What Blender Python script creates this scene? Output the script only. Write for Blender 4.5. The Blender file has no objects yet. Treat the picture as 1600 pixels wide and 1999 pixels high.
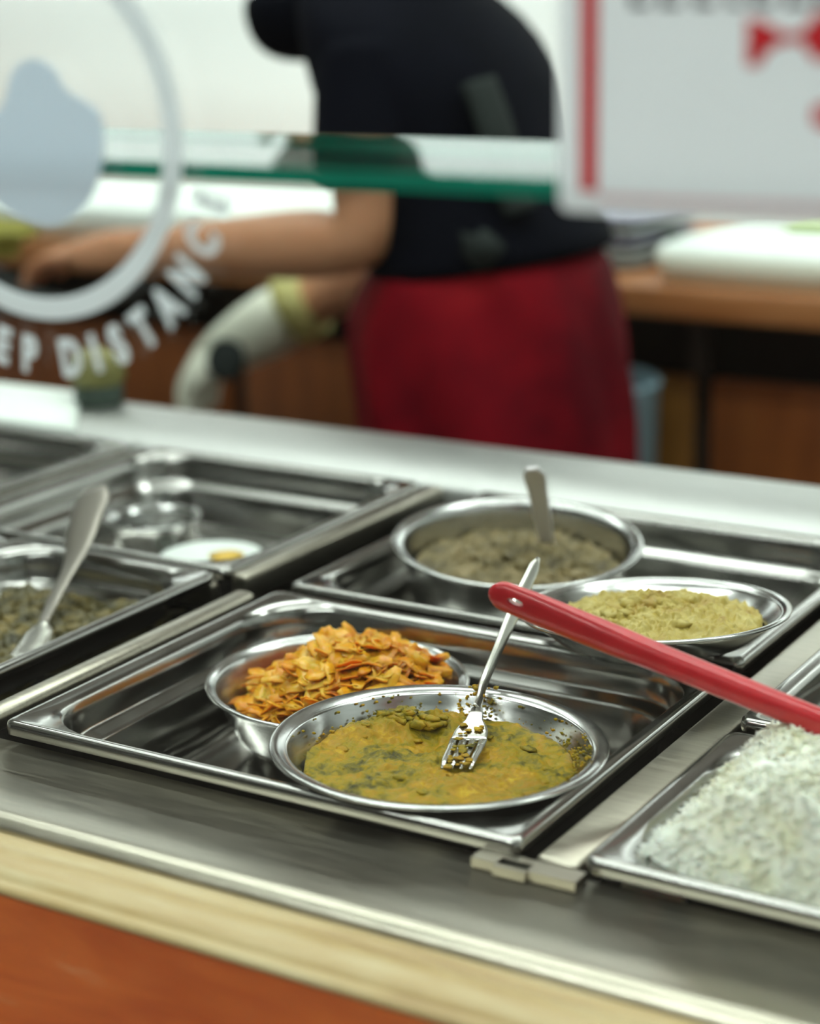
import bpy, bmesh, math, random
from mathutils import Vector, Matrix, noise
PI = math.pi
random.seed(7)
sc = bpy.context.scene
COL = sc.collection
LIFT = 0.9          # the counter top is 0.9 m above the floor; everything below is written from the counter top

# ------------------------------------------------------------------ camera
cam = bpy.data.cameras.new('camera')
cam.sensor_fit = 'HORIZONTAL'; cam.sensor_width = 36.0
cam.lens = 3793.2432 / 1600 * 36.0
cam.clip_start = 0.02; cam.clip_end = 50
cam.dof.use_dof = True; cam.dof.focus_distance = 1.07; cam.dof.aperture_fstop = 4.9
cam.dof.aperture_blades = 0
camo = bpy.data.objects.new('camera', cam); COL.objects.link(camo)
r = ((0.8571122622, 0.1231604389, -0.5001900404), (0.5147795617, -0.2405775533, 0.8228757158), (-0.0189887618, -0.9627844760, -0.2696024476))
camo.matrix_world = Matrix(((r[0][0], -r[0][1], -r[0][2], 0), (r[1][0], -r[1][1], -r[1][2], 0), (r[2][0], -r[2][1], -r[2][2], 0.4), (0, 0, 0, 1)))
sc.camera = camo
# ------------------------------------------------------------------ world, exposure
sc.view_settings.view_transform = 'Standard'
sc.view_settings.look = 'None'
sc.view_settings.gamma = 1
sc.view_settings.exposure = 0.75
sc.view_settings.use_curve_mapping = False
w = bpy.data.worlds.new('room_air'); sc.world = w; w.use_nodes = True
w.node_tree.nodes['Background'].inputs[0].default_value = (0.75, 0.95, 0.9, 1)
w.node_tree.nodes['Background'].inputs[1].default_value = 0.05

# ------------------------------------------------------------------ materials
def mat(name, color, rough=0.5, metal=0.0, **kw):
    m = bpy.data.materials.new(name); m.use_nodes = True
    nt = m.node_tree; b = nt.nodes['Principled BSDF']
    b.inputs['Base Color'].default_value = (*color, 1)
    b.inputs['Roughness'].default_value = rough
    b.inputs['Metallic'].default_value = metal
    for k, v in kw.items():
        b.inputs[k.replace('_', ' ')].default_value = v
    return m
def N(m, t, **kw):
    n = m.node_tree.nodes.new(t)
    for k, v in kw.items():
        if hasattr(n, k): setattr(n, k, v)
        else: n.inputs[k].default_value = v
    return n
def L(m, a, b): m.node_tree.links.new(a, b)
def noisy(m, scale, stops, stretch=(1, 1, 1), detail=6, bump=0.0, rough=None, dist=0.0, nrough=0.55):
    """colour from a noise ramp in object space, optional bump and roughness variation"""
    b = m.node_tree.nodes['Principled BSDF']
    tc = N(m, 'ShaderNodeTexCoord'); mp = N(m, 'ShaderNodeMapping'); mp.inputs['Scale'].default_value = stretch
    L(m, tc.outputs['Object'], mp.inputs['Vector'])
    n = N(m, 'ShaderNodeTexNoise'); n.inputs['Scale'].default_value = scale; n.inputs['Detail'].default_value = detail
    n.inputs['Roughness'].default_value = nrough; n.inputs['Distortion'].default_value = dist
    L(m, mp.outputs[0], n.inputs['Vector'])
    if stops:
        cr = N(m, 'ShaderNodeValToRGB'); e = cr.color_ramp.elements
        while len(e) < len(stops): e.new(0.5)
        for i, (p, c) in enumerate(stops):
            e[i].position = p; e[i].color = (*c, 1)
        L(m, n.outputs['Fac'], cr.inputs[0]); L(m, cr.outputs[0], b.inputs['Base Color'])
    if bump:
        bp = N(m, 'ShaderNodeBump'); bp.inputs['Strength'].default_value = bump; bp.inputs['Distance'].default_value = 0.002
        L(m, n.outputs['Fac'], bp.inputs['Height']); L(m, bp.outputs[0], b.inputs['Normal'])
    if rough:
        mr = N(m, 'ShaderNodeMapRange'); mr.inputs['To Min'].default_value = rough[0]; mr.inputs['To Max'].default_value = rough[1]
        L(m, n.outputs['Fac'], mr.inputs['Value']); L(m, mr.outputs[0], b.inputs['Roughness'])
    return m

M = {}
M['steel'] = noisy(mat('brushed_steel', (.5, .5, .47), .3, 1), 30, [(0.3, (.36, .335, .27)), (0.7, (.46, .425, .345))], (1, 14, 14), 5, 0.03, (.24, .40))
M['ledge'] = noisy(mat('ledge_steel', (.6, .6, .58), .35, 1), 24, [(0.3, (0.416, 0.424, 0.4)), (0.7, (0.48, 0.488, 0.464))], (1, 10, 10), 4, 0.02, (.40, .52))
M['pan'] = noisy(mat('pan_steel', (.6, .6, .58), .16, 1), 14, [(0.3, (0.34, 0.3315, 0.3102)), (0.7, (0.4165, 0.408, 0.3825))], (1, 1, 1), 3, 0.0, (.12, .24))
M['bowl'] = noisy(mat('bowl_steel', (.7, .7, .68), .2, 1), 60, [(0.3, (0.493, 0.493, 0.4675)), (0.7, (0.578, 0.578, 0.561))], (1, 1, 8), 3, 0.0, (.16, .27))
M['fork'] = mat('fork_steel', (.60, .585, .52), .27, 1)
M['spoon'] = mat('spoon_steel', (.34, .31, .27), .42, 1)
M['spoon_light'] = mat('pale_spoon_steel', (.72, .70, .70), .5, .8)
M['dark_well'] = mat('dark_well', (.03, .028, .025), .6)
M['pine'] = noisy(mat('pine_trim', (.7, .5, .25), .38), 9, [(0.25, (0.3024, 0.18, 0.054)), (0.45, (0.4464, 0.3168, 0.1296)), (0.6, (0.4896, 0.3744, 0.18)), (0.8, (0.5616, 0.4752, 0.2736))], (1, 7, 7), 5, 0.05, None, .4)
M['orange_wood'] = noisy(mat('orange_wood', (.4, .1, .03), .3), 9, [(0.3, (.55, .11, .018)), (0.55, (.70, .17, .03)), (0.75, (.75, .32, .14))], (1, 1, 5), 5, 0.04, (.25, .45), .6)
M['cab_wood'] = noisy(mat('cabinet_wood', (.3, .09, .03), .4), 5, [(0.3, (0.156, 0.042, 0.0084)), (0.6, (0.228, 0.066, 0.0132)), (0.8, (0.252, 0.09, 0.021))], (6, 6, 1), 5, 0.03)
M['cab_amber'] = noisy(mat('cabinet_wood_amber', (.35, .15, .03), .4), 5, [(0.3, (0.192, 0.072, 0.0108)), (0.7, (0.252, 0.108, 0.018))], (6, 6, 1), 5, 0.03)
M['cab_dark'] = mat('cabinet_inside', (.035, .022, .014), .7)  # near-black tone stands for the shade in recess and gaps
M['edge_wood'] = noisy(mat('counter_edge_wood', (.5, .2, .07), .4), 6, [(0.3, (0.2852, 0.0992, 0.0248)), (0.7, (0.3844, 0.1674, 0.062))], (1, 8, 8), 4, 0.02)
M['wall'] = noisy(mat('white_wall', (.8, .85, .82), .6), 2, [(0.3, (.80, .84, .83)), (0.7, (.84, .88, .87))], (1, 1, 1), 2)
M['wall_far'] = noisy(mat('customer_wall', (.3, .28, .25), .7), 2, [(0.3, (.030, .024, .018)), (0.7, (.040, .033, .026))], (1, 1, 1), 2)
M['ceil'] = mat('ceiling_paint', (.72, .76, .74), .8)
M['cupboard'] = noisy(mat('dark_brown_cupboard', (.07, .05, .035), .5), 5, [(0.3, (.06, .042, .028)), (0.7, (.10, .07, .045))], (5, 5, 1))
M['floor'] = noisy(mat('floor_tile', (.2, .17, .15), .4), 8, [(0.3, (.14, .12, .10)), (0.7, (.22, .19, .16))])
M['vinyl'] = mat('white_vinyl', (.90, .94, .95), .45)
M['vinyl_blue'] = mat('pale_blue_vinyl', (.78, .86, .92), .45)
M['paper'] = mat('sign_paper', (.92, .94, .95), .5)
M['sign_red'] = mat('sign_red', (.62, .012, .02), .5)
M['sign_pink'] = mat('sign_pale_pink', (.80, .62, .64), .5)
M['ink'] = mat('sign_ink', (.05, .045, .05), .6)
M['red_plastic'] = noisy(mat('red_plastic', (.55, .01, .02), .3, Coat_Weight=.4, Coat_Roughness=.2), 60, [(0.3, (0.51, 0.0102, 0.0187)), (0.7, (0.595, 0.0153, 0.0238))], (1, 1, 1), 2, 0.0, (.28, .36))
M['skin'] = noisy(mat('skin', (.5, .27, .17), .5, Subsurface_Weight=.1), 12, [(0.3, (0.416, 0.184, 0.088)), (0.7, (0.496, 0.248, 0.136))])
M['jacket'] = noisy(mat('navy_fabric', (.008, .010, .018), .85, Specular_IOR_Level=.06), 8, [(0.3, (0.0015, 0.002, 0.004)), (0.7, (0.0035, 0.004, 0.008))])
M['grey_fabric'] = mat('grey_fabric', (.022, .027, .025), .85, Specular_IOR_Level=.12)
M['hair'] = mat('black_hair', (.01, .009, .009), .6)
M['apron'] = noisy(mat('red_fabric', (.3, .008, .02), .75, Specular_IOR_Level=.06), 5, [(0.35, (.075, .001, .005)), (0.55, (.17, .003, .008)), (0.75, (.24, .007, .011))], (1, 1, 1), 3, 0.1)
M['trousers'] = mat('dark_trousers', (.02, .02, .025), .8)
M['glove'] = mat('white_glove', (.76, .78, .64), .55)
M['glove_cuff'] = mat('yellow_glove_cuff', (.60, .56, .20), .55)
M['sponge'] = noisy(mat('yellow_green_cloth', (.5, .5, .12), .8), 30, [(0.3, (0.192, 0.184, 0.024)), (0.7, (0.304, 0.288, 0.056))])
M['white_plastic'] = mat('white_plastic', (.74, .80, .74), .4)
M['cream_plastic'] = mat('cream_plastic', (.70, .71, .58), .4)
M['lime'] = mat('pale_lime_cloth', (.55, .68, .30), .7)
M['grey_tray'] = mat('grey_plastic', (.42, .46, .44), .4)
M['lilac'] = mat('lilac_plastic', (.22, .22, .30), .45)
M['blue_plastic'] = mat('light_blue_plastic', (.22, .33, .38), .45)
M['dark_green'] = mat('dark_green_plastic', (.03, .05, .035), .4)
M['olive'] = noisy(mat('olive_paste', (.3, .3, .08), .6), 40, [(0.3, (0.112, 0.104, 0.024)), (0.7, (0.208, 0.192, 0.056))])
M['yellow'] = mat('yellow_label', (.75, .48, .06), .5)
M['metal_dark'] = mat('dark_gap', (.01, .016, .02), .5)

def translucent(m, f):
    """thin sheet that also lets the light behind it through"""
    nt = m.node_tree; b = nt.nodes['Principled BSDF']; o = nt.nodes['Material Output']
    t = N(m, 'ShaderNodeBsdfTranslucent'); t.inputs[0].default_value = b.inputs['Base Color'].default_value
    x = N(m, 'ShaderNodeMixShader'); x.inputs[0].default_value = f
    L(m, b.outputs[0], x.inputs[1]); L(m, t.outputs[0], x.inputs[2]); L(m, x.outputs[0], o.inputs[0])
for k_ in ('vinyl', 'vinyl_blue', 'paper'): translucent(M[k_], .5)
# foods
m = mat('curry', (.4, .3, .02), .30, Specular_IOR_Level=.22)
noisy(m, 150, [(0.30, (.030, .028, .002)), (0.38, (.13, .105, .002)), (0.50, (.29, .205, .002)), (0.62, (.36, .19, .003)), (0.72, (.46, .29, .006)), (0.85, (.62, .46, .05))], (1, 1, 1), 8, 0.6, (.22, .5), .8, .68)
nt_ = m.node_tree; ramp = [n for n in nt_.nodes if n.type == 'VALTORGB'][0]; fine = [n for n in nt_.nodes if n.type == 'TEX_NOISE'][0]; mp_ = [n for n in nt_.nodes if n.type == 'MAPPING'][0]
big = N(m, 'ShaderNodeTexNoise'); big.inputs['Scale'].default_value = 38; big.inputs['Detail'].default_value = 4; L(m, mp_.outputs[0], big.inputs['Vector'])
mx = N(m, 'ShaderNodeMath', operation='MULTIPLY_ADD'); mx.inputs[1].default_value = .75; L(m, big.outputs['Fac'], mx.inputs[0])
m2_ = N(m, 'ShaderNodeMath', operation='MULTIPLY_ADD'); m2_.inputs[1].default_value = .80; m2_.inputs[2].default_value = -.27; L(m, fine.outputs['Fac'], m2_.inputs[0])
L(m, m2_.outputs[0], mx.inputs[2]); L(m, mx.outputs[0], ramp.inputs[0])
M['curry'] = m
m = mat('cabbage', (.7, .3, .04), .28, Subsurface_Weight=.35, Subsurface_Scale=.008, Specular_IOR_Level=.3)
noisy(m, 45, [(0.28, (.34, .07, .003)), (0.42, (.62, .22, .006)), (0.56, (.74, .34, .015)), (0.75, (.80, .50, .09))], (1, 1, 1), 5, 0.5, None, .4)
M['cabbage'] = m
m = mat('rice', (.85, .86, .78), .5, Subsurface_Weight=.2)
noisy(m, 30, [(0.25, (.74, .70, .42)), (0.45, (.86, .85, .70)), (0.7, (.92, .92, .84))], (1, 1, 1), 5, 0.4)
M['rice'] = m
m = mat('dal', (.3, .25, .08), .5)
noisy(m, 55, [(0.25, (0.0375, 0.02625, 0.01125)), (0.45, (0.1275, 0.0975, 0.03)), (0.6, (0.2025, 0.15, 0.05625)), (0.8, (0.3, 0.24, 0.12))], (1, 1, 1), 6, 0.8)
M['dal'] = m
m = mat('mash', (.6, .5, .15), .45)
noisy(m, 60, [(0.25, (0.3024, 0.1728, 0.0216)), (0.45, (0.4032, 0.3024, 0.0504)), (0.7, (0.4896, 0.4032, 0.1224))], (1, 1, 1), 6, 0.6)
M['mash'] = m
m = mat('beans', (.2, .15, .02), .5)
noisy(m, 60, [(0.3, (0.02625, 0.024, 0.009)), (0.5, (0.0825, 0.0675, 0.015)), (0.68, (0.18, 0.1275, 0.0225)), (0.85, (0.285, 0.21, 0.06))], (1, 1, 1), 6, 0.8)
M['beans'] = m

def thin_glass(name, tint):
    """a clear sheet: the light that its Fresnel term does not mirror goes straight on"""
    m = bpy.data.materials.new(name); m.use_nodes = True; nt = m.node_tree; nt.nodes.clear()
    out = N(m, 'ShaderNodeOutputMaterial'); mix = N(m, 'ShaderNodeMixShader'); fr = N(m, 'ShaderNodeFresnel'); geo = N(m, 'ShaderNodeNewGeometry'); mr = N(m, 'ShaderNodeMapRange'); mr.inputs['To Min'].default_value = 1.5; mr.inputs['To Max'].default_value = 1/1.5
    L(m, geo.outputs['Backfacing'], mr.inputs['Value']); L(m, mr.outputs[0], fr.inputs['IOR'])     # the same reflection from both faces
    t = N(m, 'ShaderNodeBsdfTransparent'); t.inputs[0].default_value = (*tint, 1)
    g = N(m, 'ShaderNodeBsdfGlossy'); g.inputs['Roughness'].default_value = 0.0
    L(m, fr.outputs[0], mix.inputs[0]); L(m, t.outputs[0], mix.inputs[1]); L(m, g.outputs[0], mix.inputs[2]); L(m, mix.outputs[0], out.inputs[0])
    return m
M['glass'] = thin_glass('clear_glass', (.985, .995, .99))
M['glass_edge'] = noisy(mat('green_glass_edge', (.0, .25, .15), .12, Coat_Weight=.5), 5, [(0.3, (.004, .11, .07)), (0.65, (.015, .33, .21))], (1, 1, 60), 3)
def lamp_mat(name, col, s):
    m = bpy.data.materials.new(name); m.use_nodes = True; nt = m.node_tree; nt.nodes.clear()
    e = N(m, 'ShaderNodeEmission'); e.inputs[0].default_value = (*col, 1); e.inputs[1].default_value = s
    o = N(m, 'ShaderNodeOutputMaterial'); L(m, e.outputs[0], o.inputs[0]); return m
M['tube'] = lamp_mat('fluorescent_diffuser', (.90, 1.0, .95), 13.0)
M['tube_wash'] = lamp_mat('fluorescent_diffuser_bright', (.90, 1.0, .96), 9.5)
M['tube_soft'] = lamp_mat('fluorescent_diffuser_customer', (.93, 1.0, .97), 28.0)
M['lamp_body'] = mat('lamp_body', (.8, .8, .8), .5)

# ------------------------------------------------------------------ helpers
def root_loc(p):
    while p.parent: p = p.parent
    return Vector(p.location)
def obj(name, bm, m, parent=None, local=False, smooth=True, base=None, solid=0, bevel=0, sub=0):
    """link a bmesh (in scene coordinates unless local) as one object with its origin at its thing's base"""
    if parent is not None:
        off = Vector((0, 0, 0)) if local else root_loc(parent)
    elif base is not None: off = Vector(base)
    else:
        xs = [v.co.x for v in bm.verts]; ys = [v.co.y for v in bm.verts]; zs = [v.co.z for v in bm.verts]
        off = Vector(((min(xs)+max(xs))/2, (min(ys)+max(ys))/2, min(zs)))
    if not local: bmesh.ops.translate(bm, verts=bm.verts, vec=-off)
    bmesh.ops.recalc_face_normals(bm, faces=bm.faces)
    me = bpy.data.meshes.new(name); bm.to_mesh(me); bm.free()
    for mm in (m if isinstance(m, (list, tuple)) else [m]): me.materials.append(mm)
    if smooth:
        for p in me.polygons: p.use_smooth = True
    o = bpy.data.objects.new(name, me); COL.objects.link(o)
    if parent is not None: o.parent = parent
    elif not local: o.location = off
    if solid:
        s = o.modifiers.new('sheet', 'SOLIDIFY'); s.thickness = solid; s.offset = 0
    if bevel:
        s = o.modifiers.new('edge', 'BEVEL'); s.width = bevel; s.segments = 3; s.limit_method = 'ANGLE'
        s.harden_normals = False
    if sub:
        s = o.modifiers.new('sub', 'SUBSURF'); s.levels = sub; s.render_levels = sub
    return o
def thing(name, label, cat, loc, rot=(0, 0, 0), group=None):
    o = bpy.data.objects.new(name, None); o.empty_display_size = .05; COL.objects.link(o); o.location = loc; o.rotation_euler = rot
    return tag(o, label, cat, group)
def tag(o, label, cat, group=None, kind=None):
    o['label'] = label; o['category'] = cat
    if group: o['group'] = group
    if kind: o['kind'] = kind
    return o
def structure(o, label=None):
    o['kind'] = 'structure'
    if label: o['label'] = label; o['category'] = o.name.split('_')[0]
    return o
def box(bm, x0, x1, y0, y1, z0, z1, mi=0):
    v = [bm.verts.new((x, y, z)) for x in (x0, x1) for y in (y0, y1) for z in (z0, z1)]
    fs = [(0, 1, 3, 2), (4, 6, 7, 5), (0, 4, 5, 1), (2, 3, 7, 6), (0, 2, 6, 4), (1, 5, 7, 3)]
    out = []
    for f in fs:
        fc = bm.faces.new([v[i] for i in f]); fc.material_index = mi; out.append(fc)
    return out
def BX(*a):
    bm = bmesh.new(); box(bm, *a); return bm
def loft(bm, rings, close=True, cap0=False, cap1=False):
    vs = [[bm.verts.new(p) for p in rg] for rg in rings]
    n = len(vs[0])
    for a, b in zip(vs, vs[1:]):
        for i in range(n if close else n-1):
            j = (i+1) % n
            bm.faces.new((a[i], a[j], b[j], b[i]))
    if cap0: bm.faces.new(vs[0][::-1])
    if cap1: bm.faces.new(vs[-1])
    return vs
def lathe(bm, prof, n=72, cx=0, cy=0, cap=True):
    rings = [[(cx+r_*math.cos(2*PI*i/n), cy+r_*math.sin(2*PI*i/n), z) for i in range(n)] for r_, z in prof]
    return loft(bm, rings, True, False, cap)
def rrect(x0, x1, y0, y1, r_, z, n=8):
    r_ = max(min(r_, (x1-x0)/2-1e-4, (y1-y0)/2-1e-4), 1e-4); out = []
    for cx, cy, a0 in ((x1-r_, y1-r_, 0), (x0+r_, y1-r_, PI/2), (x0+r_, y0+r_, PI), (x1-r_, y0+r_, 1.5*PI)):
        for i in range(n+1):
            a = a0 + PI/2*i/n; out.append((cx+r_*math.cos(a), cy+r_*math.sin(a), z))
    return out
def bezier(pts, n):
    """Catmull-Rom through the points"""
    P = [Vector(p) for p in pts]; P = [2*P[0]-P[1]] + P + [2*P[-1]-P[-2]]; out = []
    for i in range(1, len(P)-2):
        for k in range(n):
            t = k/n; a, b, c, d = P[i-1:i+3]
            out.append(.5*((2*b)+(c-a)*t+(2*a-5*b+4*c-d)*t*t+(3*b-a-3*c+d)*t**3))
    out.append(P[-2]); return out
def strip(bm, path, width, thick, side, n=12, power=2.6):
    """a bar along path with a flattened rounded section; width/thick are functions of 0..1; side = width direction"""
    rings = []; K = len(path)
    for i, p in enumerate(path):
        t = i/(K-1); d = (path[min(i+1, K-1)]-path[max(i-1, 0)]).normalized()
        s = Vector(side); s = (s - d*s.dot(d)).normalized(); u = d.cross(s)
        ww = width(t)/2; th = thick(t)/2; rg = []
        for k in range(n):
            a = 2*PI*k/n; ca, sa = math.cos(a), math.sin(a)
            rg.append(p + s*ww*math.copysign(abs(ca)**(2/power), ca) + u*th*math.copysign(abs(sa)**(2/power), sa))
        rings.append(rg)
    loft(bm, rings, True, True, True)
def interp(tab):
    def f(t):
        for (a, b), (c, d) in zip(tab, tab[1:]):
            if t <= c: 
                u = (t-a)/(c-a); u = u*u*(3-2*u); return b+(d-b)*u
        return tab[-1][1]
    return f
def fbm(x, y, z=0, o=4): return noise.fractal((x, y, z), 1.0, 2.0, o)

# ------------------------------------------------------------------ the room
structure(obj('floor', BX(-5, 1.7, -2.6, 3.0, -1.0, -.9), M['floor'], smooth=False), 'dark tiled floor of the food shop')
structure(obj('ceiling', BX(-5, 1.7, -2.6, 3.0, 1.75, 1.85), M['ceil'], smooth=False), 'pale painted ceiling above the food counter')
structure(obj('wall_back', BX(-5.1, 1.7, 3.0, 3.1, -.9, 1.75), M['wall'], smooth=False), 'plain white wall behind the worker')
structure(obj('wall_left', BX(-5.1, -5, -2.6, 3.0, -.9, 1.75), M['wall'], smooth=False), 'white wall at the left end')
structure(obj('wall_right', BX(1.7, 1.8, -2.6, 3.0, -.9, 1.75), M['wall'], smooth=False), 'white wall at the right end')
structure(obj('wall_front', BX(-5.1, 1.8, -2.7, -2.6, -.9, 1.75), M['wall_far'], smooth=False), 'darker wall on the customer side')
def ceiling_lamp(x, y, lx, ly, label, dm='tube'):
    t = thing('ceiling_lamp', label, 'lamp', (x, y, 1.75), group=None)
    obj('housing', BX(x-lx/2-.02, x+lx/2+.02, y-ly/2-.02, y+ly/2+.02, 1.70, 1.75), M['lamp_body'], t, smooth=False)
    obj('diffuser', BX(x-lx/2, x+lx/2, y-ly/2, y+ly/2, 1.685, 1.70), M[dm], t, smooth=False)
ceiling_lamp(-1.4, 2.05, 2.6, .14, 'fluorescent ceiling lamp above the worker')
for i, (a, b) in enumerate(((-4.4, -3.2), (-3.2, -2.0), (-2.0, -.8), (-.8, .4), (.4, 1.6))):  # dark cupboards added out of view so the steel reflects dark
    t = thing('wall_cupboard', ['leftmost', 'second from the left', 'middle', 'fourth from the left', 'rightmost'][i] + ' dark brown wall cupboard above the back counter', 'cupboard', ((a+b)/2, 2.85, .74), group='dark cupboards above the back counter')
    obj('carcass', BX(a+.003, b-.003, 2.70, 2.995, .74, 1.74), M['cupboard'], t, smooth=False)
    for x0, x1 in ((a+.006, (a+b)/2-.003), ((a+b)/2+.003, b-.006)):
        d = obj('door', BX(x0, x1, 2.678, 2.699, .75, 1.73), M['cupboard'], t, smooth=False)
t = thing('strip_lamp', 'long fluorescent strip lamp under the dark wall cupboards', 'lamp', (-1.4, 2.80, .735))  # lamp added out of view to brighten the back wall
obj('housing', BX(-4.2, 1.4, 2.77, 2.85, .712, .739), M['lamp_body'], t, smooth=False)
obj('diffuser', BX(-4.18, 1.38, 2.775, 2.845, .700, .712), M['tube_wash'], t, smooth=False)
ceiling_lamp(-.9, 1.0, 2.2, .14, 'long fluorescent ceiling lamp above the food counter')
ceiling_lamp(-.8, -.9, 1.6, .16, 'fluorescent ceiling lamp on the customer side', 'tube_soft')  # lamp added behind the camera to brighten the sticker and sign
ceiling_lamp(.7, 1.5, .9, .2, 'short fluorescent ceiling lamp at the right end')

# ------------------------------------------------------------------ serving counter
CX0, CX1 = -2.3, .55
sc_ = thing('serving_counter', 'steel topped serving counter with pine edge and orange wood front', 'counter', (-.8, 1.0, -.9))
bm = bmesh.new()
prof = [(.6600, -.030), (.6600, -.016), (.6625, -.0105), (.667, -.0085), (.674, -.0090), (.680, -.0105), (.746, -.0105), (.746, -.020)]
loft(bm, [[(x, y_, z) for y_, z in prof] for x in (CX0, CX1)], False)
obj('front_strip', bm, M['steel'], sc_)
bm = bmesh.new()
prof = [(1.300, -.02), (1.300, -.004), (1.303, 0), (1.425, 0), (1.440, -.002), (1.447, -.010), (1.448, -.05)]
loft(bm, [[(x, y_, z) for y_, z in prof] for x in (CX0, CX1)], False)
obj('back_ledge', bm, M['ledge'], sc_)
for x0, x1, y0, y1, z1 in ((-.389, -.366, .747, 1.299, -.005), (-.772, -.758, 1.03, 1.299, .0), (-1.072, -1.052, 1.03, 1.299, -.004), (-1.14, -.78, 1.0195, 1.0285, -.006), (-.36, -.02, 1.1115, 1.1175, -.006)):
    obj('divider_bar', BX(x0, x1, y0, y1, z1-.02, z1), M['steel'], sc_, bevel=.003)
obj('divider_bar', BX(-.7465, -.7315, .742, 1.004, -.012, .001), M['steel'], sc_, bevel=.005)
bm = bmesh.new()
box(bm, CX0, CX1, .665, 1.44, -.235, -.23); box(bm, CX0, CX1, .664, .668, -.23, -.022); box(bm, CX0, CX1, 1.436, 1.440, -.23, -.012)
obj('well_liner', bm, M['dark_well'], sc_, smooth=False)  # near-black liner, so the gaps between pans read as shade
bm = bmesh.new()
prof = [(.6595, -.06), (.6595, -.0165), (.6575, -.0150), (.6550, -.0120), (.651, -.0105), (.646, -.0108), (.6445, -.0118), (.6430, -.0110), (.634, -.0112), (.6265, -.0125), (.6215, -.0145), (.6205, -.0158), (.6190, -.0150), (.6155, -.0160), (.6140, -.0178), (.6145, -.0195), (.6180, -.0205)]
loft(bm, [[(x, y_, z) for y_, z in prof] for x in (CX0, CX1)], False)
obj('pine_edge', bm, M['pine'], sc_)
obj('cover_plate', BX(CX0, -1.150, .748, 1.016, -.010, -.006), M['steel'], sc_, smooth=False)
obj('cover_plate', BX(CX0, -1.350, 1.032, 1.298, -.010, -.006), M['steel'], sc_, smooth=False)
obj('cover_plate', BX(-.014, CX1, .748, 1.298, -.010, -.006), M['steel'], sc_, smooth=False)
obj('front_panel', BX(CX0, CX1, .6155, .632, -.9, -.0200), M['orange_wood'], sc_, smooth=False)
obj('back_panel', BX(CX0, CX1, 1.425, 1.447, -.9, -.05), M['steel'], sc_, smooth=False)
obj('end_panel', BX(CX0, CX0+.02, .62, 1.425, -.9, -.02), M['orange_wood'], sc_, smooth=False)
obj('end_panel', BX(CX1-.02, CX1, .62, 1.425, -.9, -.02), M['orange_wood'], sc_, smooth=False)
obj('plate_rail', BX(CX0, CX1, .42, .6155, -.24, -.215), M['orange_wood'], sc_, bevel=.003)
# little bracket plate between the two front pans
t = thing('corner_bracket', 'small steel bracket with a dark slot between the two front pans', 'bracket', (-.388, .741, -.0105))
bm = bmesh.new()
for a in ((-.415, -.402, .732, .7435), (-.402, -.385, .7385, .7435), (-.385, -.360, .7315, .7435), (-.402, -.385, .7290, .7320)):
    box(bm, a[0], a[1], a[2], a[3], -.0105, -.0055)
obj('plate', bm, M['steel'], t, smooth=False)
obj('slot', BX(-.402, -.385, .7318, .7387, -.0105, -.0095), M['metal_dark'], t, smooth=False)  # near-black plate painted in as the slot's shadow

# ------------------------------------------------------------------ gastronorm pans
def pan(label, x0, x1, y0, y1, depth=.065, R=.045, fl=.009, z=.002, group='steel food pans in the counter', ledge=.022, flx=None):
    cx, cy = (x0+x1)/2, (y0+y1)/2
    t = thing('food_pan', label, 'pan', (cx, cy, z-depth), group=group)
    flx = flx or fl
    def ring(i, zz, rr, fx=None):       # i = inset on y, fx = inset on x
        fx = i if fx is None else fx
        return rrect(x0+fx, x1-fx, y0+i, y1-i, rr, zz)
    bm = bmesh.new()
    R1 = R
    rings = [ring(.0002, z-.0075, .006), ring(0, z-.004, .006), ring(.0006, z-.0010, .006), ring(.0022, z, .006), ring(.0048, z-.0002, .007, .0048),
             ring(fl-.002, z-.0010, .02, flx-.002), ring(fl, z-.0020, R1, flx), ring(fl+.0018, z-.0052, R1, flx+.0018), ring(fl+.0028, z-.012, R1, flx+.0028)]
    loft(bm, rings)
    obj('rim', bm, M['pan'], t)
    bm = bmesh.new()
    rings = [ring(fl+.0028, z-.012, R1, flx+.0028), ring(fl+.0035, z-ledge, R1, flx+.0035), ring(fl+.0050, z-ledge-.0025, R1, flx+.005), ring(fl+.0105, z-ledge-.0045, R1-.004, flx+.0105),
             ring(fl+.0125, z-ledge-.0075, R1-.005, flx+.0125), ring(fl+.0145, z-depth+.012, R1-.006, flx+.0145), ring(fl+.017, z-depth+.004, R1-.008, flx+.017), ring(fl+.024, z-depth, R1-.012, flx+.024)]
    loft(bm, rings, True, False, True)
    obj('basin', bm, M['pan'], t)
    return t
pan('front steel pan that holds the curry bowl and cabbage bowl', -.7195, -.3955, .743, 1.010, R=.046)
pan('steel pan behind the curry pan, under the two back bowls', -.7195, -.3955, 1.024, 1.296, R=.040)
pan('front left steel pan filled with brown green beans', -.957, -.775, .743, 1.018, R=.040, z=.004)
pan('far left front steel pan mostly outside the frame', -1.145, -.962, .743, 1.018, R=.040, z=.003)
pan('back left steel pan with a steel cup and a white tub', -1.050, -.776, 1.031, 1.297, R=.040)
pan('back far left steel pan with nothing in it', -1.345, -1.075, 1.031, 1.297, R=.040)
pan('steel pan heaped with white rice at the right edge', -.3620, -.020, .743, .922, R=.045, depth=.075)
pan('empty dark steel pan under the red ladle behind the rice', -.3620, -.020, .934, 1.110, R=.012, depth=.1, z=.004, fl=.010)
pan('steel pan at the far right, out past the bowls', -.3620, -.020, 1.119, 1.296, R=.04)

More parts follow.
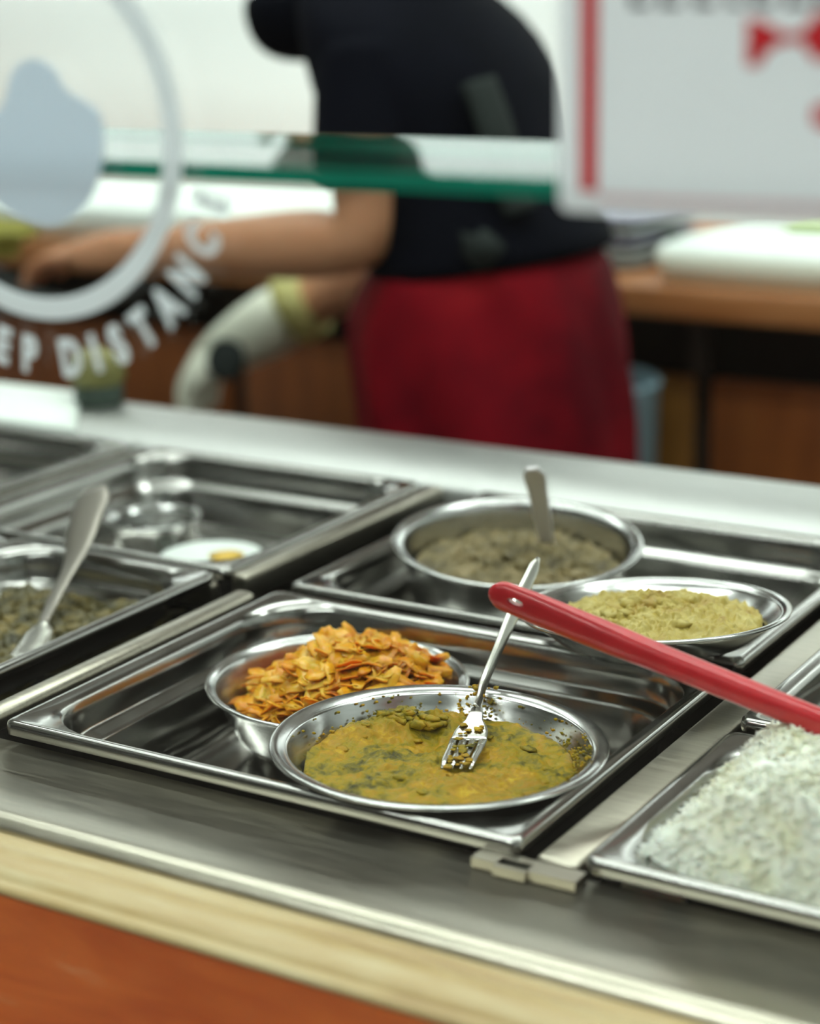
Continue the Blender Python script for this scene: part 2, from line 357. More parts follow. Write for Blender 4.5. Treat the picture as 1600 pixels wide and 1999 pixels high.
# ------------------------------------------------------------------ bowls
def bowl(name, label, c, R, depth, lip, wall, rf, tilt, m=None):
    """c = rim centre; profile written from the rim plane"""
    t = thing(name, label, 'bowl', c, (math.atan(tilt[1]), -math.atan(tilt[0]), 0))
    Ri = R-lip
    bm = bmesh.new()
    lathe(bm, [(R-.0016, -.0022), (R-.0004, -.0016), (R, -.0006), (R-.0006, .0003), (R-.0020, .0007), (Ri+.0015, -.0004), (Ri, -.0014)], 96, cap=False)
    obj('rim', bm, m or M['bowl'], t, True)
    bm = bmesh.new()
    pr = [(Ri, -.0014), (Ri-.0010, -.0030)]
    for i in range(1, 9):
        u = i/8; pr.append((Ri-.001-(Ri-.001-wall)*u**1.1, -.003-(depth*.72-.003)*u))
    for i in range(1, 6):
        a = PI/2*i/5; pr.append((wall-(wall-rf)*math.sin(a), -depth*.72-depth*.28*(1-math.cos(a))))
    pr.append((rf*.5, -depth)); pr.append((.004, -depth))
    lathe(bm, pr, 96)
    obj('body', bm, m or M['bowl'], t, True, solid=.0008)
    return t
B1 = bowl('serving_bowl', 'round steel bowl of yellow green curry with a fork standing in it', (-.4886, .829, .0035), .0905, .040, .0085, .066, .050, (-.010, -.030))
B2 = bowl('serving_bowl', 'round steel bowl heaped with orange braised cabbage', (-.6130, .9200, -.013), .0797, .047, .0050, .060, .045, (-.018, .004))
B3 = bowl('serving_bowl', 'deep steel bowl of dark olive curry behind the red ladle tip', (-.6170, 1.1600, .011), .0885, .066, .0070, .072, .055, (-.060, .060))
B4 = bowl('serving_bowl', 'shallow steel bowl of pale yellow mash behind the red ladle', (-.4478, 1.0148, .030), .0810, .0235, .0055, .058, .045, (.060, -.060))

def surface(name, label, cat, c, R, z, amp, freq, mt, extra=None, n=260, tilt=(0, 0), seed=0, mound=0, edge=.0, extras=None, hf=0):
    """a round food surface with a wavy top"""
    bm = bmesh.new(); rings = []
    K = 95
    for i in range(1, K+1):
        rr = R*i/K; rg = []
        for j in range(n):
            a = 2*PI*j/n
            ro = rr*(1+edge*fbm(math.cos(a)*3+seed, math.sin(a)*3, seed)*(i/K)**3)
            x, y_ = ro*math.cos(a), ro*math.sin(a)
            h = z + mound*(1-(i/K)**2) + amp*fbm(x*freq+seed, y_*freq, seed, 5)*(1-.6*(i/K)**6)
            h += .0015*amp/.004*abs(noise.noise((x*freq*3.1, y_*freq*3.1, seed+5)))
            h += hf*(abs(fbm(x*150+seed, y_*150, seed, 4))-.25)
            if extra: h += extra(x, y_)
            if i == K: h -= .004
            rg.append((c[0]+x, c[1]+y_, c[2]+h+x*tilt[0]+y_*tilt[1]))
        rings.append(rg)
    vs = loft(bm, rings)
    cv = bm.verts.new((c[0], c[1], c[2]+z+mound+(extra(0, 0) if extra else 0)))
    for j in range(n): bm.faces.new((cv, vs[0][(j+1) % n], vs[0][j]))
    if extras: extras(bm)
    return tag(obj(name, bm, mt), label, cat, kind='stuff')
def blob(bm, p, r_, sq=(1, 1, 1), seed=0, sub=2, rag=.75):
    g = bmesh.ops.create_icosphere(bm, subdivisions=sub, radius=1)
    for v in g['verts']:
        k = 1+rag*noise.noise(v.co*1.9+Vector((seed*1.37, seed*.7, 0)))
        v.co = Vector(p)+Vector((v.co.x*r_*sq[0]*k, v.co.y*r_*sq[1]*k, v.co.z*r_*sq[2]*k))

def cur_extra(x, y_):
    g = lambda cx, cy, s, h: h*math.exp(-((x-cx)**2+(y_-cy)**2)/(s*s))
    lump = g(-.046, .040, .016, 1) + g(-.026, .053, .012, .8) + g(-.058, .018, .012, .5)
    return lump*(.006+.007*abs(fbm(x*120, y_*120, 7, 5))) - g(-.022, .026, .010, .004) + g(.02, -.03, .03, .002)
def cur_bits(bm):
    rnd = random.Random(3)
    for k in range(26):          # lumps in the sauce
        a = rnd.uniform(0, 2*PI); rr = .066*math.sqrt(rnd.random()); x, y_ = rr*math.cos(a), rr*math.sin(a)
        blob(bm, (-.4886+x, .829+y_, .0035-.0125+cur_extra(x, y_)+y_*-.03), rnd.uniform(.0012, .0038), (1.3, 1, .35), k)
    for k in range(26):          # pieces heaped at the back left
        x, y_ = rnd.gauss(-.042, .013), rnd.gauss(.040, .010)
        if math.hypot(x, y_) < .067: blob(bm, (-.4886+x, .829+y_, -.0085+cur_extra(x, y_)), rnd.uniform(.0015, .0046), (1.4, 1, .5), k+9)
    for k in range(340):          # sauce smeared on the bowl's wall
        a = rnd.choice([rnd.gauss(.55, .35), rnd.gauss(2.5, .25), rnd.gauss(1.82, .09), rnd.uniform(0, 2*PI), rnd.gauss(.5, .25)]); u = rnd.random()**1.8
        rr = .0715+.0095*u; zz = -.0105+.0095*u
        blob(bm, (-.4886+rr*math.cos(a), .829+rr*math.sin(a), .0035+zz-.03*rr*math.sin(a)), rnd.uniform(.0003, .0011), (1.2, 1.2, .8), k, 1)
surface('curry', 'yellow green curry in the front steel bowl', 'curry', (-.4886, .829, .0035), .0725, -.0125, .0035, 55, M['curry'], cur_extra, tilt=(-.01, -.03), seed=1.3, extras=cur_bits, hf=.0016)

# braised cabbage: a mound with shredded leaves on top
def cab_h(x, y_): return .031*max(0, 1-(math.hypot(x-.012, y_-.004)/.064)**2)
bm = bmesh.new(); rings = []
for i in range(1, 25):
    rr = .062*i/24; rings.append([(-.613+rr*math.cos(a), .920+rr*math.sin(a), -.031+cab_h(rr*math.cos(a), rr*math.sin(a))*1.0) for a in [2*PI*j/60 for j in range(60)]])
vs = loft(bm, rings); cv = bm.verts.new((-.613, .92, -.004)); [bm.faces.new((cv, vs[0][(j+1) % 60], vs[0][j])) for j in range(60)]
rnd = random.Random(11)
for k in range(640):
    a = rnd.uniform(0, 2*PI); rr = .0600*math.sqrt(rnd.random()); x, y_ = rr*math.cos(a), rr*math.sin(a)
    if x < -.030 and rnd.random() < .75: continue
    ln = rnd.uniform(.013, .032); wd = rnd.uniform(.005, .0105); cu = rnd.uniform(-.2, .9)
    mt = Matrix.Translation((-.613+x, .920+y_, -.028+cab_h(x, y_)*1.08+rnd.uniform(-.001, .006))) @ Matrix.Rotation(rnd.uniform(0, 2*PI), 4, 'Z') @ Matrix.Rotation(rnd.gauss(0, .42), 4, 'X') @ Matrix.Rotation(rnd.gauss(0, .33), 4, 'Y')
    rg = []
    for i in range(7):
        u = i/6-.5; w_ = wd*(1-(abs(u)*1.7)**2.2*.8)/2*(1+.3*rnd.random()); z_ = -cu*ln*(u*u)*1.2; row = []
        for q in (-1, 0, 1):
            row.append(mt @ Vector((u*ln, q*w_, z_+abs(q)*w_*.25*rnd.uniform(-.6, 1.2))))
        rg.append(row)
    if any(math.hypot(p.x+.613, p.y-.92) > .0575+.0145*(p.z+.06)/.047 for row in rg for p in row): continue
    top = [[bm.verts.new(p) for p in row] for row in rg]; bot = [[bm.verts.new(p-Vector((0, 0, .0011))) for p in row] for row in rg]
    for i in range(6):
        for q in range(2):
            bm.faces.new((top[i][q], top[i+1][q], top[i+1][q+1], top[i][q+1])); bm.faces.new((bot[i][q], bot[i][q+1], bot[i+1][q+1], bot[i+1][q]))
        for q in (0, 2):
            bm.faces.new((top[i][q], bot[i][q], bot[i+1][q], top[i+1][q]))
    for i in (0, 6):
        bm.faces.new((top[i][0], top[i][1], top[i][2], bot[i][2], bot[i][1], bot[i][0]))
tag(obj('braised_cabbage', bm, M['cabbage']), 'orange shredded cabbage heaped in its steel bowl', 'food', kind='stuff')

def lumps(c, R, z, n, r0, r1, seed, hfun=lambda x, y_: 0, tilt=(0, 0)):
    def f(bm):
        rnd = random.Random(seed)
        for k in range(n):
            a = rnd.uniform(0, 2*PI); rr = R*math.sqrt(rnd.random()); x, y_ = rr*math.cos(a), rr*math.sin(a)
            blob(bm, (c[0]+x, c[1]+y_, c[2]+z+hfun(x, y_)+x*tilt[0]+y_*tilt[1]), rnd.uniform(r0, r1), (1.3, 1, .7), k)
    return f
c3 = (-.617, 1.16, .011); f3 = lambda x, y_: .012*math.exp(-((x+.01)**2+(y_-.01)**2)/.0016)
surface('olive_curry', 'dark olive curry in the deep back bowl', 'curry', c3, .0735, -.022, .006, 40, M['dal'], f3, tilt=(-.06, .06), seed=4, extras=lumps(c3, .060, -.023, 40, .003, .007, 5, f3, (-.06, .06)), hf=.006)
c4 = (-.4478, 1.0148, .030); f4 = lambda x, y_: .014*math.exp(-((x)**2+(y_-.004)**2)/.0022)
surface('yellow_mash', 'pale yellow vegetable mash in the shallow right bowl', 'food', c4, .064, -.009, .005, 45, M['mash'], f4, tilt=(.06, -.06), seed=8, edge=.1, extras=lumps(c4, .052, -.010, 36, .002, .005, 6, f4, (.06, -.06)), hf=.0045)

# beans in the front left pan
def slab(name, label, cat, x0, x1, y0, y1, hf, mt, nx=90, ny=90, lum=None):
    bm = bmesh.new(); g = []
    for i in range(nx+1):
        row = []
        for j in range(ny+1):
            x = x0+(x1-x0)*i/nx; y_ = y0+(y1-y0)*j/ny
            row.append(bm.verts.new((x, y_, hf(x, y_))))
        g.append(row)
    for i in range(nx):
        for j in range(ny): bm.faces.new((g[i][j], g[i+1][j], g[i+1][j+1], g[i][j+1]))
    if lum: lum(bm)
    return tag(obj(name, bm, mt), label, cat, kind='stuff')
def bean_l(bm):
    rnd = random.Random(21)
    for k in range(620):
        x, y_ = rnd.uniform(-.928, -.803), rnd.uniform(.772, .990); blob(bm, (x, y_, -.021+.004*fbm(x*30, y_*30)), rnd.uniform(.003, .0062), (1.2, 1, .8), k)
slab('bean_stew', 'brown green beans filling the front left pan', 'food', -.9415, -.7905, .7585, 1.0025, lambda x, y_: -.023+.005*fbm(x*30, y_*30), M['beans'], lum=bean_l)
# rice
def rice_h(x, y_):
    u = min(1, max(0, (x+.3487)/.050)); v = min(1, max(0, (y_-.7565)/.035)); w_ = min(1, max(0, (.9085-y_)/.060)); r3 = min(1, max(0, (-.035-x)/.06))
    s = lambda q: math.sin(PI/2*q)
    base = -.016+.050*min(s(u), s(v), s(w_), s(r3))
    k = min(1, 6*min(u, v, w_, r3))
    return base+k*(.008*fbm(x*30, y_*30, 3, 5)+.007*abs(noise.noise((x*75, y_*75, 2))))
def rice_l(bm):
    rnd = random.Random(31)
    for k in range(8200):
        x, y_ = rnd.uniform(-.346, -.040), rnd.uniform(.759, .905)
        p = Vector((x, y_, rice_h(x, y_)+rnd.uniform(-.0002, .0018))); a = rnd.uniform(0, PI); b = rnd.gauss(0, .5)
        d = Vector((math.cos(a)*math.cos(b), math.sin(a)*math.cos(b), math.sin(b)))*.0034; s = Vector((-math.sin(a), math.cos(a), 0))*.0010; u = Vector((0, 0, .0010))
        e0, e1 = bm.verts.new(p-d), bm.verts.new(p+d); q = [bm.verts.new(p+o) for o in (s, u, -s, -u)]
        for i in range(4): bm.faces.new((e0, q[i], q[(i+1) % 4])); bm.faces.new((e1, q[(i+1) % 4], q[i]))
slab('steamed_rice', 'white steamed rice heaped in the right pan', 'rice', -.3487, -.034, .7565, .9085, rice_h, M['rice'], 170, 110, rice_l)

# ------------------------------------------------------------------ fork, spoons, ladle
t = thing('fork', 'steel fork standing in the yellow green curry', 'fork', (-.4886, .845, -.012))
bm = bmesh.new()
hp = bezier([(-.4964, .8845, .0020), (-.5010, .8965, .0042), (-.5050, .9090, .0090), (-.5062, .930, .024), (-.5080, .958, .043), (-.5100, .9850, .0600)], 10)
wf = interp([(0, .0062), (.14, .0050), (.5, .0060), (.8, .0092), (.95, .0078), (1, .003)])
strip(bm, hp, wf, interp([(0, .0022), (.3, .0034), (1, .0022)]), (.55, .35, -.75), 14)
obj('handle', bm, M['fork'], t)
bm = bmesh.new()
ax = Vector((-.4964, .8845, .0020)); tip = Vector((-.4750, .8230, -.0070)); dr = (tip-ax); sd = Vector((1, .35, .05)); sd = (sd-dr.normalized()*sd.dot(dr.normalized())).normalized(); up = sd.cross(dr).normalized()
if up.z < 0: up = -up
hw = lambda u: [.0031, .0050, .0082, .0098, .0104][min(4, int(u*5))]
root = [ax+dr*u - up*.0035*math.sin(PI*min(1, u*1.2)) for u in (0, .08, .16, .24, .32, .40, .46)]
strip(bm, root, interp([(0, .0062), (.25, .0090), (.65, .0190), (1, .0205)]), lambda q: .0016, sd, 16, 3.5)
for k in range(4):
    o_ = (k-1.5)*.0054
    pth = [ax+dr*u - up*.0035*math.sin(PI*min(1, u*1.2)) + sd*o_*(1-.12*(u-.44)) for u in (.44, .55, .66, .77, .88, 1.0)]
    strip(bm, pth, interp([(0, .0046), (.7, .0040), (1, .0016)]), interp([(0, .0016), (1, .0010)]), sd, 8, 3)
obj('head', bm, M['fork'], t)
bm = bmesh.new(); rnd = random.Random(77)
for k in range(34):
    u = rnd.uniform(.25, 1.0); blob(bm, ax+dr*u-up*.0028*math.sin(PI*min(1, u*1.2))+up*.001+sd*rnd.uniform(-.006, .006), rnd.uniform(.0008, .0022), (1.2, 1.2, .3), k)
obj('curry_smear', bm, M['curry'], t); bm = bmesh.new()
for k in range(14):
    blob(bm, Vector((-.504, .903, .006))+Vector((rnd.gauss(0, .003), rnd.gauss(0, .004), rnd.gauss(0, .002))), rnd.uniform(.0006, .0016), (1, 1, .7), k)
obj('curry_smear', bm, M['curry'], t)

t = thing('serving_spoon', 'steel serving spoon standing in the beans of the front left pan', 'spoon', (-.8434, .90, -.03))
bm = bmesh.new()
strip(bm, bezier([(-.8353, .9086, -.0090), (-.8504, .9354, -.0050), (-.8725, .9847, .0090), (-.8882, 1.0158, .0250), (-.9040, 1.0475, .0400)], 8), interp([(0, .008), (.35, .011), (.7, .026), (.9, .030), (1, .020)]), lambda q: .0025, (1, .25, .3), 12, 3)
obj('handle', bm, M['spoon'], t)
bm = bmesh.new()
strip(bm, bezier([(-.8110, .8540, -.0140), (-.8170, .8680, -.0170), (-.8233, .8823, -.0160), (-.8300, .8960, -.0130), (-.8353, .9086, -.0090)], 6), interp([(0, .006), (.35, .026), (.75, .022), (1, .008)]), interp([(0, .002), (.5, .006), (1, .0025)]), (1, .25, .2), 14, 2.2)
obj('spoon_bowl', bm, M['fork'], t)
t = thing('serving_spoon', 'steel spoon leaning in the deep bowl of olive curry', 'spoon', (-.609, 1.195, -.02))
bm = bmesh.new()
strip(bm, bezier([(-.6100, 1.1960, -.010), (-.6080, 1.1800, .025), (-.6060, 1.168, .050), (-.6045, 1.158, .0650)], 8), interp([(0, .010), (.4, .013), (.85, .016), (1, .010)]), lambda q: .003, (1, .5, 0), 10, 3)
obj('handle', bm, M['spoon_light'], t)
bm = bmesh.new(); blob(bm, (-.611, 1.203, -.0135), .013, (1, 1.3, .35), 3, 3)
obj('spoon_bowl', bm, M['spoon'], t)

lad = thing('ladle', 'red plastic ladle handle with a hanging hole lying across the pans', 'ladle', (-.30, .89, .0))
P0 = Vector((-.4580, .8300, .0925)); P1 = Vector((-.2920, .8630, .0400)); P2 = Vector((-.1500, .8912, -.0050))
dl = (P1-P0).normalized(); vside = Vector((-.03, .05, .97)); vside = (vside-dl*vside.dot(dl)).normalized(); vn = dl.cross(vside).normalized()
if vn.y > 0: vn = -vn
Ltot = (P2-P0).length
bm = bmesh.new()
hw_t = interp([(0, .0070), (.03, .0078), (.09, .0083), (.16, .0081), (.30, .0071), (.55, .0068), (1, .0065)])
top_t = lambda s: hw_t(s)
hx, ha, hb = .0155, .0048, .0022      # the hanging hole: centre along the handle, half length, half width
def hpt(s, v, front):
    """point on the handle: s metres along, v = -1..1 across, front/back skin"""
    w_ = hw_t(s/Ltot)*math.sqrt(1-(1-min(1, s/.0085))**2); th = .0034+.0035*min(1, s/.07); e = min(1, s/.006)
    c_ = P0 + (P2-P0).normalized()*s
    bul = th*math.sqrt(max(0, 1-abs(v)**2.6))*math.sqrt(1-(1-min(1, s/.0085))**2)**.7
    return c_ + vside*(w_*v) + vn*(bul if front else -bul)
# sections, with an oval hole cut through near the tip
S = [0.00008, .0004, .001, .002, .0035, .005, .007, .009] + [hx-ha+2*ha*i/10 for i in range(11)] + [.0225, .026, .031, .038, .046, .056, .068, .08, .095, .11, .125, .14, .16, Ltot]
NV = 14
def vv(s):
    h = 0
    if abs(s-hx) < ha-1e-6: h = hb*math.sqrt(1-((s-hx)/ha)**2)/(hw_t(s/Ltot)*math.sqrt(1-(1-min(1, s/.0085))**2))
    up_ = [h+(1-h)*math.sin(PI/2*i/NV) for i in range(NV+1)]
    return up_, [-q for q in up_]
def add_half(sgn):
    gf, gb = [], []
    for s in S:
        q = vv(s)[0 if sgn > 0 else 1]
        gf.append([bm.verts.new(hpt(s, v, True)) for v in q]); gb.append([bm.verts.new(hpt(s, v, False)) for v in q])
    for g in (gf, gb):
        for a, b in zip(g, g[1:]):
            for i in range(NV): bm.faces.new((a[i], a[i+1], b[i+1], b[i]))
    for i, (a, b) in enumerate(zip(S, S[1:])):        # the inner wall of the hole
        if a > hx-ha-1e-6 and b < hx+ha+1e-6:
            bm.faces.new((gf[i][0], gf[i+1][0], gb[i+1][0], gb[i][0]))
    for i in range(NV): bm.faces.new((gf[0][i], gf[0][i+1], gb[0][i+1], gb[0][i])); bm.faces.new((gf[-1][i], gf[-1][i+1], gb[-1][i+1], gb[-1][i]))
add_half(1); add_half(-1)
bmesh.ops.remove_doubles(bm, verts=bm.verts, dist=1e-6)
obj('handle', bm, M['red_plastic'], lad)
bm = bmesh.new(); c_ = P2+Vector((.020, -.004, -.001))
pr = [(.003, -.018), (.012, -.016), (.019, -.011), (.023, -.003), (.0235, .003)]
lathe(bm, pr[::-1], 40); bmesh.ops.translate(bm, verts=bm.verts, vec=c_)
obj('scoop', bm, M['red_plastic'], lad, solid=.0015)

# ------------------------------------------------------------------ things in the back left pan
t = thing('steel_cup', 'small round steel cup in the back left pan', 'cup', (-.955, 1.175, -.062))
bm = bmesh.new(); lathe(bm, [(.0365, .042), (.038, .043), (.038, .041), (.035, .039), (.033, .030), (.031, .004), (.027, 0)], 48)
obj('body', bm, M['bowl'], t, True)
bm = bmesh.new(); lathe(bm, [(.034, .038), (.0325, .012), (.028, .006)], 48)
obj('lining', bm, M['bowl'], t, True)
t = thing('plastic_tub', 'white plastic tub with a yellow patch in the back left pan', 'tub', (-.868, 1.135, -.062))
bm = bmesh.new(); lathe(bm, [(.002, .034), (.036, .034), (.040, .033), (.041, .030), (.039, .026), (.037, .002), (.034, 0)], 48)
obj('body', bm, M['white_plastic'], t, True)
bm = bmesh.new(); lathe(bm, [(.013, .0346), (.0135, .0352), (.001, .0354)], 30, .014, .0); obj('yellow_patch', bm, M['yellow'], t, True)

# ------------------------------------------------------------------ on the back ledge
t = thing('jar', 'small dark green jar with an olive top at the back edge of the counter', 'jar', (-1.208, 1.415, 0))
bm = bmesh.new(); lathe(bm, [(.021, 0), (.024, .003), (.024, .018), (.022, .020)], 40); obj('body', bm, M['dark_green'], t, True)
bm = bmesh.new(); lathe(bm, [(.022, .020), (.027, .026), (.027, .042), (.022, .050), (.012, .054), (.002, .055)], 40); obj('olive_top', bm, M['olive'], t, True)
o = obj('cutting_board', BX(-1.86, -1.205, 1.306, 1.436, .0002, .005), M['white_plastic'], bevel=.002)  # thin white board over the left part of the ledge
# its right edge runs obliquely
for v in o.data.vertices:
    if v.co.x > .2: v.co.x += .06 if v.co.y < 0 else -.045
tag(o, 'white cutting board lying on the left of the back ledge', 'board')

# ------------------------------------------------------------------ sneeze guard
SX0, SX1 = -2.0, .45
t = thing('sneeze_guard', 'clear glass sneeze guard with a green edged top shelf', 'glass', (-.8, .575, -.215))
obj('front_pane', BX(SX0, SX1, .570, .576, -.215, .62), M['glass'], t, smooth=False)
bm = bmesh.new()
fs = box(bm, SX0, SX1, .5765, .7000, .3262, .3325)
for i, f in enumerate(fs): f.material_index = 0 if i in (4, 5) else 1
bmesh.ops.recalc_face_normals(bm, faces=bm.faces)
for f in bm.faces: f.material_index = 0 if abs(f.normal.z) > .9 else 1
obj('top_shelf', bm, [M['glass'], M['glass_edge']], t, smooth=False)
for x in (SX0+.03, SX1-.03):
    bm = bmesh.new(); lathe(bm, [(.001, -.0105), (.009, -.0105), (.009, .326), (.001, .326)], 24, x, .69); obj('support_post', bm, M['steel'], t)

# round sticker on the pane
YS = .5692
scx, scz = -.5117, .3427
t = thing('distance_sticker', 'round white sticker with a figure and lettering about distance on the glass', 'sticker', (scx, YS, scz))
bm = bmesh.new(); nA = 96
for yy, flip in ((0, 0),):
    ro, ri = .0722, .0636
    R4 = []
    for rr, yv in ((ri, -.0001), (ro, -.0001), (ro, .0005), (ri, .0005)):
        R4.append([bm.verts.new((scx+rr*math.cos(2*PI*i/nA), YS+yv, scz+rr*math.sin(2*PI*i/nA))) for i in range(nA)])
    for a, b in zip(R4, R4[1:]+R4[:1]):
        for i in range(nA): bm.faces.new((a[i], a[(i+1) % nA], b[(i+1) % nA], b[i]))
obj('ring', bm, M['vinyl'], t, smooth=False)
def flat_poly(bm, pts, y0, y1, ox, oz):
    a = [bm.verts.new((ox+x, y0, oz+z)) for x, z in pts]; b = [bm.verts.new((ox+x, y1, oz+z)) for x, z in pts]
    bm.faces.new(a); bm.faces.new(b[::-1])
    for i in range(len(pts)):
        j = (i+1) % len(pts); bm.faces.new((a[i], b[i], b[j], a[j]))
fig = [(-.0240, .003), (-.0134, .009), (-.0068, .0224), (.0038, .0272), (.0136, .0235), (.0190, .0160), (.0333, .0089), (.0356, .0005), (.0333, -.0127), (.0255, -.0264), (.0109, -.0348), (-.002, -.0344), (-.0172, -.0292), (-.0300, -.018), (-.0320, -.006)]
fp = bezier([(x, 0, z) for x, z in fig]+[(fig[0][0], 0, fig[0][1])], 4)[:-1]
bm = bmesh.new(); flat_poly(bm, [(p.x, p.z) for p in fp], YS-.0001, YS+.0005, scx, scz)
obj('figure', bm, M['vinyl_blue'], t, smooth=False)
def glyph(ch, size, bold=.0):
    cu = bpy.data.curves.new('glyph', 'FONT'); cu.body = ch; cu.size = size; cu.align_x = 'CENTER'; cu.align_y = 'CENTER'; cu.offset = bold; cu.extrude = .0002
    ob = bpy.data.objects.new('glyph', cu); COL.objects.link(ob)
    dg = bpy.context.evaluated_depsgraph_get(); dg.update()
    me = bpy.data.meshes.new_from_object(ob.evaluated_get(dg))
    bpy.data.objects.remove(ob); bpy.data.curves.remove(cu)
    return me
bm = bmesh.new()
angs = {'K': -123.0, 'E1': -113.6, 'E2': -104.8, 'P': -95.6, 'D': -81.8, 'I': -73.4, 'S': -65.2, 'T': -55.6, 'A': -45.6, 'N': -35.6, 'C': -25.2, 'E3': -15.2}
for k, a in angs.items():
    me = glyph(k[0], .0160, .0008); ar = math.radians(a); n0 = len(bm.verts)
    xs = [v.co.x for v in me.vertices]; ys = [v.co.y for v in me.vertices]; mx, my = (min(xs)+max(xs))/2, (min(ys)+max(ys))/2
    tb = bmesh.new(); tb.from_mesh(me)
    T = Matrix.Translation((scx+.0872*math.cos(ar), YS+.0002, scz+.0872*math.sin(ar))) @ Matrix.Rotation(-(ar+PI/2), 4, 'Y') @ Matrix.Rotation(PI/2, 4, 'X') @ Matrix.Diagonal((.88, 1.22, 1, 1)) @ Matrix.Translation((-mx, -my, 0))
    for v in tb.verts: v.co = T @ v.co
    m2 = bpy.data.meshes.new('glyph_mesh'); tb.to_mesh(m2); tb.free(); bm.from_mesh(m2); bpy.data.meshes.remove(m2); bpy.data.meshes.remove(me)
obj('lettering', bm, M['vinyl'], t, smooth=False)

# red bordered sign at the upper right of the pane
t = thing('sign', 'white sign with a red border on the glass at upper right', 'sign', (-.19, .569, .3235))
bm = bmesh.new(); pts = [(p[0], p[1]) for p in [(x, z) for x, z, _ in [(q[0], q[1], 0) for q in rrect(-.2870, -.060, .3228, .560, .004, 0)]]]
flat_poly(bm, pts, .5690, .5698, 0, 0); obj('sheet', bm, M['paper'], t, smooth=False)
bm = bmesh.new(); box(bm, -.2790, -.2733, .5683, .5690, .3298, .554); obj('red_bar', bm, M['sign_red'], t, smooth=False)
bm = bmesh.new(); box(bm, -.2730, -.066, .5683, .5690, .3268, .3292); obj('pink_line', bm, M['sign_pink'], t, smooth=False)
bm = bmesh.new()
flat_poly(bm, [(-.2235, .3835), (-.2195, .3830), (-.2120, .3790), (-.2060, .3795), (-.2020, .3850), (-.1940, .3850), (-.1940, .3720), (-.2020, .3710), (-.2060, .3765), (-.2120, .3765), (-.2170, .3740), (-.2195, .3695), (-.2235, .3695)], .5683, .5690, 0, 0)
flat_poly(bm, [(-.2020, .3575), (-.1900, .3620), (-.1900, .3480), (-.2020, .3530)], .5683, .5690, 0, 0)
obj('red_emblem', bm, M['sign_red'], t, smooth=False)
bm = bmesh.new(); rnd = random.Random(5); x = -.262
while x < -.08:
    w_ = rnd.uniform(.004, .007); box(bm, x, x+w_*.3, .5683, .5690, .3868, .396); box(bm, x+w_*.3, x+w_, .5683, .5690, .3868, .3890); x += w_+rnd.uniform(.002, .005)
obj('black_marks', bm, M['ink'], t, smooth=False)

# ------------------------------------------------------------------ back counter behind the worker
t = thing('back_counter', 'wooden back counter with an orange edge above dark open shelves', 'counter', (-1.5, 2.6, -.9))
obj('worktop', BX(-4.2, .6, 2.285, 2.99, -.040, 0), M['edge_wood'], t, bevel=.004)
obj('recess', BX(-4.2, .6, 2.50, 2.52, -.16, -.040), M['cab_dark'], t, smooth=False)  # back of the recess, its shade put into the colour
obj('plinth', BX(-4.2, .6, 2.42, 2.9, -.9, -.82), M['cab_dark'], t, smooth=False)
xs = [-4.2, -3.55, -2.95, -2.35, -1.75, -1.30, -.985, -.36, .12, .6]
for i, (a, b) in enumerate(zip(xs, xs[1:])):
    amber = i == 5
    c_ = thing('wooden_cabinet', ['cabinet door far left under the back counter', 'second cabinet from the left under the back counter', 'third cabinet from the left under the back counter', 'red brown cabinet behind the gloved hand', 'orange brown cabinet left of the red apron', 'amber cabinet just right of the red apron', 'wide red brown cabinet at the right edge', 'cabinet beyond the right edge', 'last cabinet on the right'][i], 'cabinet', ((a+b)/2, 2.6, -.82), group='cabinets under the back counter')
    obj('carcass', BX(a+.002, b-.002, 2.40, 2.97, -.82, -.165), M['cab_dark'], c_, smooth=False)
    obj('door', BX(a+.014, b-.014, 2.375, 2.397, -.81, -.135), M['cab_amber' if amber else 'cab_wood'], c_, bevel=.004)
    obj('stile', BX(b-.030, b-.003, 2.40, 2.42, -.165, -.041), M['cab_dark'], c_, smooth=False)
# on the back counter
t = thing('tray_stack', 'stack of grey and lilac trays on the back counter beside the worker', 'trays', (-1.19, 2.50, 0))
for k in range(5):
    bm = bmesh.new(); z0 = .002+k*.015
    loft(bm, [rrect(-1.36+.01, -1.085-.01, 2.385, 2.60, .02, z0), rrect(-1.36, -1.085, 2.375, 2.61, .02, z0+.011), rrect(-1.36+.004, -1.085-.004, 2.379, 2.606, .02, z0+.011), rrect(-1.36+.013, -1.085-.013, 2.388, 2.597, .02, z0+.003)], True, True, True)
    obj('tray', bm, M['lilac'] if k in (2, 4) else M['grey_tray'], t)
obj('dark_bottle', BX(-1.075, -1.055, 2.44, 2.47, .0, .05), M['dark_green'], bevel=.006); tag(bpy.data.objects['dark_bottle'], 'small dark bottle between the tray stack and white tub', 'bottle')  # dark block put in for the shade of a gap
t = thing('food_tray', 'long low white tray on the right of the back counter', 'tray', (-.70, 2.48, 0))
bm = bmesh.new()
loft(bm, [rrect(-1.035+.01, -.30, 2.315, 2.66, .03, .001), rrect(-1.035, -.29, 2.305, 2.67, .03, .038), rrect(-1.035+.004, -.294, 2.309, 2.666, .03, .040)], True, True, False)
obj('tray_body', bm, M['cream_plastic'], t)
bm = bmesh.new(); loft(bm, [rrect(-1.035+.003, -.293, 2.308, 2.667, .03, .040), rrect(-1.035+.006, -.297, 2.312, 2.663, .03, .048)], True, False, True)
obj('tray_lid', bm, M['white_plastic'], t)
t = thing('food_tray', 'long white tray on the back counter behind the worker\'s forearm', 'tray', (-1.95, 2.48, 0))
bm = bmesh.new(); loft(bm, [rrect(-2.75, -1.50, 2.33, 2.70, .03, .001), rrect(-2.76, -1.49, 2.32, 2.71, .03, .052), rrect(-2.756, -1.494, 2.324, 2.706, .03, .055)], True, True, True)
